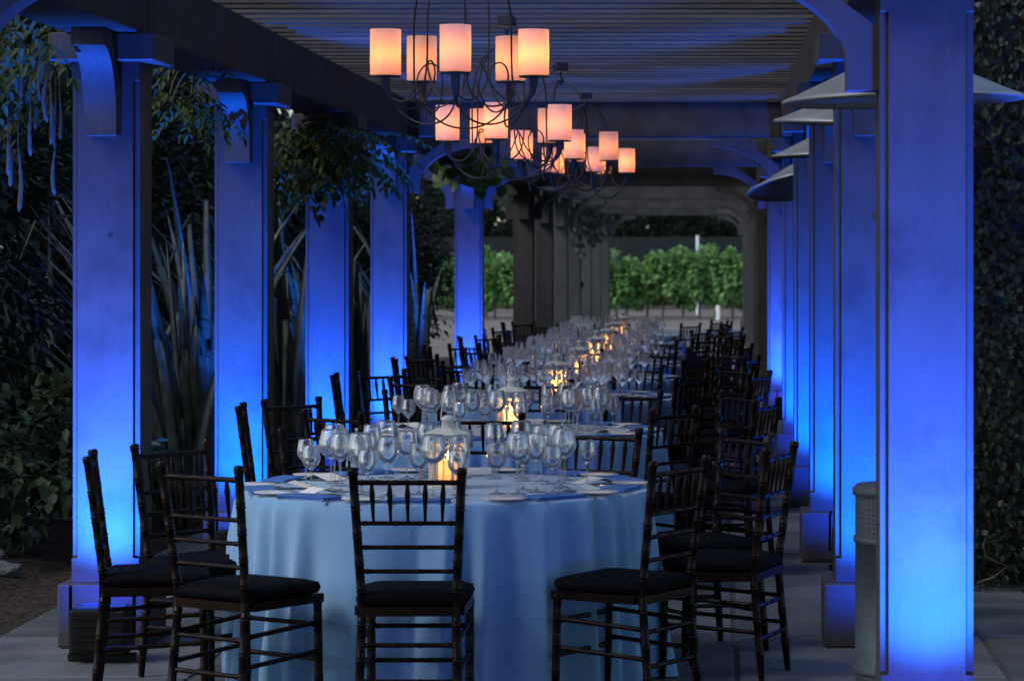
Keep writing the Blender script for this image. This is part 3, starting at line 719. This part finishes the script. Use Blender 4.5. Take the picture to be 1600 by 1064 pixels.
# ------------------------------------------------------------------ garden on the left: flax, shrubs, trees, rocks
def flax_leaf(seed):
    q = random.Random(seed); b = MB(); H = q.uniform(1.8, 2.9); lean = q.uniform(.12, .8); wd = q.uniform(.028, .044)
    fold_at = q.choice([.6, .8, 2, 2, 2, 2]); n = 12; pts = []; x, z = 0, 0; ang = lean * .35
    rings = []
    for i in range(n + 1):
        t = i / n
        w_ = wd * (1 - t**2.2) * (.6 + .4 * min(1, t * 5)) + .003
        nx_, nz_ = math.cos(ang), -math.sin(ang)
        rings.append([(x, -w_, z), (x - nx_ * w_ * .35, 0, z - nz_ * w_ * .35), (x, w_, z), (x - nx_ * w_ * .35 - .002, 0, z - nz_ * w_ * .35 - .002)])
        ang += lean * .11 + (1.9 if abs(t - fold_at) < .5 / n else 0)
        ang = min(ang, 2.75)
        x += H / n * math.sin(ang); z += H / n * math.cos(ang)
    b.loft(rings, True, True); m = b.mesh('flax_leaf'); fixn(m); return m
FL = [flax_leaf(k) for k in range(14)]
FXP = [(-3.42, 17.6, 1.0), (-3.65, 19.6, 1.05), (-3.45, 22.0, 1.05), (-3.6, 24.3, 1.0), (-3.45, 26.4, 1.0), (-3.4, 31.0, .95), (-4.6, 19.0, .9)]
FXL = ['tall grey-green flax with folded blades between first and second left columns', 'grey flax clump seen just left of the second left column', 'flax with arching blades between second and third left columns', 'flax clump further back behind the third left column',
       'flax with curling blades between third and fourth left columns', 'dark flax clump between the fourth and fifth left columns', 'flax clump standing furthest into the garden behind the nearest left column']
for i, (x, y, s_) in enumerate(FXP):
    r = tag(empty('flax_plant', (x, y, 0)), FXL[i], 'flax plant', 'flax plants along the left columns')
    for k in range(42):
        a = R(rnd.uniform(75, 285)); rr = rnd.uniform(.02, .2)
        o = obj('blade', FL[rnd.randrange(14)], 'flax', r, (rr * math.cos(a), rr * math.sin(a), 0), a + rnd.uniform(-.2, .2)); z_ = s_ * rnd.uniform(.8, 1.15); o.scale = (z_, z_ * 1.1, z_)
sm_ = [clump_crown('shrub_crown', 80 + k, .75, .75, .55, .62, 55, 34, .085, .055, .45, .1) for k in range(3)]
big_ = [clump_crown('big_shrub_crown', 90 + k, 1.3, 1.3, 1.5, 1.7, 110, 60, .10, .055, .4, .3) for k in range(2)]
SH = [(-4.0, 15.6, 1.0, 0, 'leaf_mid', 'low leafy shrub at the left edge above the stones'), (-4.2, 17.2, .8, 1, 'leaf_dark', 'low dark shrub just left of the nearest left column'), (-4.9, 14.2, .9, 2, 'leaf_mid', 'low shrub at the far left edge of the bed'),
      (-4.05, 19.4, .55, 1, 'leaf_mid', 'small green shrub low behind the first gap in the columns'), (-3.9, 22.0, .6, 0, 'leaf_dark', 'small dark shrub behind the second left column'), (-4.0, 26.2, .7, 2, 'leaf_dark', 'dark shrub low behind the third gap in the columns'), (-4.2, 32.8, .9, 1, 'leaf_dark', 'dark low shrub near the fifth left column')]
for i, (x, y, s_, k, mt, lb) in enumerate(SH): plant('garden_shrub', lb, 'shrub', (x, y, 0), sm_[k], mt, .35, .025, 'low garden shrubs', i, s_, 5, i)
BG = [(-4.45, 35.5, .85, 1), (-5.25, 41, 1.0, 0), (-6.0, 47, 1.1, 1), (-5.3, 17.2, 1.0, 0), (-5.9, 20.3, 1.1, 1), (-5.6, 23.8, 1.05, 0), (-5.8, 27.5, 1.1, 1), (-5.6, 31.2, 1.1, 0), (-5.7, 35.0, 1.0, 1)]
for i, (x, y, s_, k) in enumerate(BG): plant('evergreen_bush', f'big dark evergreen bush behind the flax, {ORD[i]} along the garden', 'bush', (x, y, 0), big_[k], 'leaf_dark', 1.2, .06, 'evergreen bushes behind the flax', i * 2.1, s_, 6, i)
for i in range(11):
    plant('field_bush', f'dark rounded bush below the far trees, {NTH[i]} from the left', 'bush', (-19 + i * 2.5, 96 + (i % 3), -.06), big_[i % 2], 'leaf_tree', 1.2, .08, 'bushes below the far trees', i * 1.1, 1.35, 4, i)
gt = [clump_crown('garden_tree_crown', 70 + k, 2.3, 2.3, 2.9, 3.9, 90, 48, .24, .15, .4, .4) for k in range(2)]
for i, (x, y, s_) in enumerate(((-7.2, 15.5, 1.0), (-8.0, 19.8, 1.1), (-7.6, 24.2, 1.1), (-8.2, 28.6, 1.15), (-7.8, 33.2, 1.1), (-8.4, 38.0, 1.0))):
    plant('garden_tree', f'tall dark tree at the back of the left garden, {ORD[i]} along', 'tree', (x, y, 0), gt[i % 2], 'leaf_dark', 2.6, .13, 'dark trees at the back of the garden', i * 1.7, s_, 6, i)
for i, (x, y, s_) in enumerate(((-7.5, -7.5, 1.35), (-2.6, -10.5, 1.4), (2.6, -10.0, 1.35), (7.5, -7.0, 1.35))):  # unseen trees added behind the camera to cut low sky light on the fronts
    plant('garden_tree', f'tall dark tree added out of view behind the camera to block sky light, {ORD[i]} around', 'tree', (x, y, -.06), gt[i % 2], 'leaf_dark', 2.6, .13, 'unseen trees added as light blockers', i * 1.7, s_, 6, i)
for i in range(16):
    x = -3.62 - .55 * rnd.random() - .04 * i; y = 13.9 + i * .27 + rnd.uniform(-.1, .1)
    b_ = bmesh.new(); bmesh.ops.create_icosphere(b_, subdivisions=3, radius=1); ph_ = rnd.uniform(0, 9)
    for v_ in b_.verts: v_.co = v_.co * (1 + .14 * math.sin(3 * v_.co.x + ph_) * math.cos(2.6 * v_.co.y - ph_) + .08 * math.sin(6 * v_.co.z + 5 * v_.co.x + ph_) + rnd.uniform(-.025, .025))
    me = bpy.data.meshes.new('garden_stone'); b_.to_mesh(me); b_.free()
    o = obj('garden_stone', me, 'rock', None, (x, y, .04), rnd.uniform(0, 6)); o.scale = (rnd.uniform(.07, .15), rnd.uniform(.06, .11), rnd.uniform(.045, .08))
    tag(o, f'pale rounded garden stone edging the mulch bed, {["first","second","third","fourth","fifth","sixth","seventh","eighth","ninth","tenth","eleventh","twelfth","thirteenth","fourteenth","fifteenth","sixteenth"][i]} going back', 'stone', 'stones edging the bed')

# ------------------------------------------------------------------ climbing wisteria and vines on the left beam
def pinnate(v, f, q, base, d, n, L, lw):
    """one drooping compound leaf"""
    p = Vector(base); d = Vector(d).normalized()
    for k in range(n):
        d = (d + Vector((0, 0, -.16))).normalized(); p2 = p + d * (L / n)
        s = d.cross(Vector((0, 0, 1))); s = s.normalized() if s.length > 1e-3 else Vector((1, 0, 0))
        for sg in (-1, 1):
            leaf_add(v, f, p2, (s * sg + d * .5 + Vector((0, 0, -.25)) + rdir(q) * .2), Vector((0, 0, 1)), lw * q.uniform(.8, 1.2) * (1 - .5 * k / n), lw * .36, .25)
        p = p2
    leaf_add(v, f, p, d, Vector((0, 0, 1)), lw, lw * .36, .2)
def wisteria(name, label, centre, spread, n, seed, mat, L=.32, lw=.085, n_stem=5):
    q = random.Random(seed); r = tag(empty(name, centre), label, 'vine'); v, f = [], []
    for _ in range(n):
        base = Vector((q.uniform(-1, 1) * spread[0], q.uniform(-1, 1) * spread[1], q.uniform(-1, 1) * spread[2]))
        pinnate(v, f, q, base, (q.uniform(-1, 1), q.uniform(-1, .4), q.uniform(-.5, .3)), 6, L * q.uniform(.7, 1.2), lw)
    lf = obj('foliage', leafmesh('wisteria_leaves', v, f), mat, r); lf['kind'] = 'stuff'
    s = MB()
    for _ in range(n_stem):
        p0 = Vector((q.uniform(-1, 1) * spread[0] * .8, q.uniform(-1, 1) * spread[1], spread[2])); p1 = Vector((q.uniform(-1, 1) * spread[0], q.uniform(-1, 1) * spread[1], -spread[2] * .6))
        s.tube(bez(p0, p0 + Vector((.1, 0, .1)), p1 + Vector((0, .1, .2)), p1, 8), .006, 5)
    obj('stem', s, 'bark', r); return r
ws = wisteria('wisteria', 'wisteria with long hanging seed pods at the upper left', (-3.35, 12.6, 2.66), (.42, .9, .16), 130, 3, 'leaf_wist')
podm = []
for k in range(4):
    b = MB(); L = (.20, .26, .22, .17)[k]; bow = (.012, -.015, .02, -.008)[k]
    b.tube([(0, 0, .16), (.004, 0, .04), (0, 0, 0)] , [.0015, .0018, .003], 5)
    ns = 12
    b.tube([(bow * math.sin(3.0 * i / ns), 0, -L * i / ns) for i in range(ns + 1)], [.003 + .0075 * math.sin(math.pi * min(1, (i / ns) * .55 + .12 * (i % 3 == 1)))**1.2 if i < ns else .002 for i in range(ns + 1)], 8)
    m = b.mesh('pod'); fixn(m); podm.append(m)
def wp(px, py, Y): return Vector(((px - 1126) * Y / 4300, Y, 1.7 - (py - 404) * Y / 4300))
for i, (px, py, Y, k) in enumerate(((12, 205, 12.3, 0), (29, 238, 12.0, 1), (34, 112, 12.6, 3), (48, 175, 12.4, 0), (63, 100, 12.5, 3), (75, 115, 12.2, 2), (79, 135, 12.3, 1), (87, 165, 12.6, 0), (94, 160, 12.4, 3), (86, 235, 12.2, 0), (16, 235, 12.7, 3), (54, 130, 12.8, 2))):
    o = obj('seed_pod', podm[k], 'pod', ws, wp(px, py, Y) - Vector((-3.35, 12.6, 2.66)), rnd.uniform(0, 6))
wisteria('hanging_vine', 'feathery hanging vine spilling over the beam between second and fourth left columns', wp(508, 228, 18.6), (.30, .75, .13), 150, 8, 'leaf_wist', .34, .10)
wisteria('beam_creeper', 'thin creeper lying along the left beam above the second gap', wp(300, 130, 15.0), (.18, .8, .16), 40, 9, 'leaf_wist', .25, .07)
def leafy(name, label, centre, spread, n, seed, L, mat='leaf_lime'):
    q = random.Random(seed); r = tag(empty(name, centre), label, 'vine'); v, f = [], []
    for _ in range(n):
        p = Vector((q.gauss(0, .5) * spread[0], q.uniform(-1, 1) * spread[1], q.gauss(0, .5) * spread[2]))
        leaf_add(v, f, p, Vector((q.uniform(-1, 1), -.4 + q.uniform(-.5, .5), -.7 + q.uniform(-.5, .5))), Vector((0, -1, .6)) + rdir(q) * .5, L * q.uniform(.6, 1.2), L * .85 * q.uniform(.7, 1.1), .2)
    lf = obj('foliage', leafmesh('vine_leaves', v, f), mat, r); lf['kind'] = 'stuff'
    s = MB(); s.tube(bez((-spread[0], 0, spread[2]), (0, .1, spread[2]), (0, 0, 0), (spread[0], 0, -spread[2] * .5), 8), .008, 5); obj('stem', s, 'bark', r)
leafy('grape_creeper', 'bright green broad-leaved creeper hanging beside the fourth left column', wp(735, 262, 27.5), (.30, .5, .20), 95, 11, .14)
leafy('far_creeper', 'dark creeper clump hanging inside the far dark columns', wp(912, 340, 50), (.35, 1.2, .6), 160, 12, .13, 'leaf_dark')
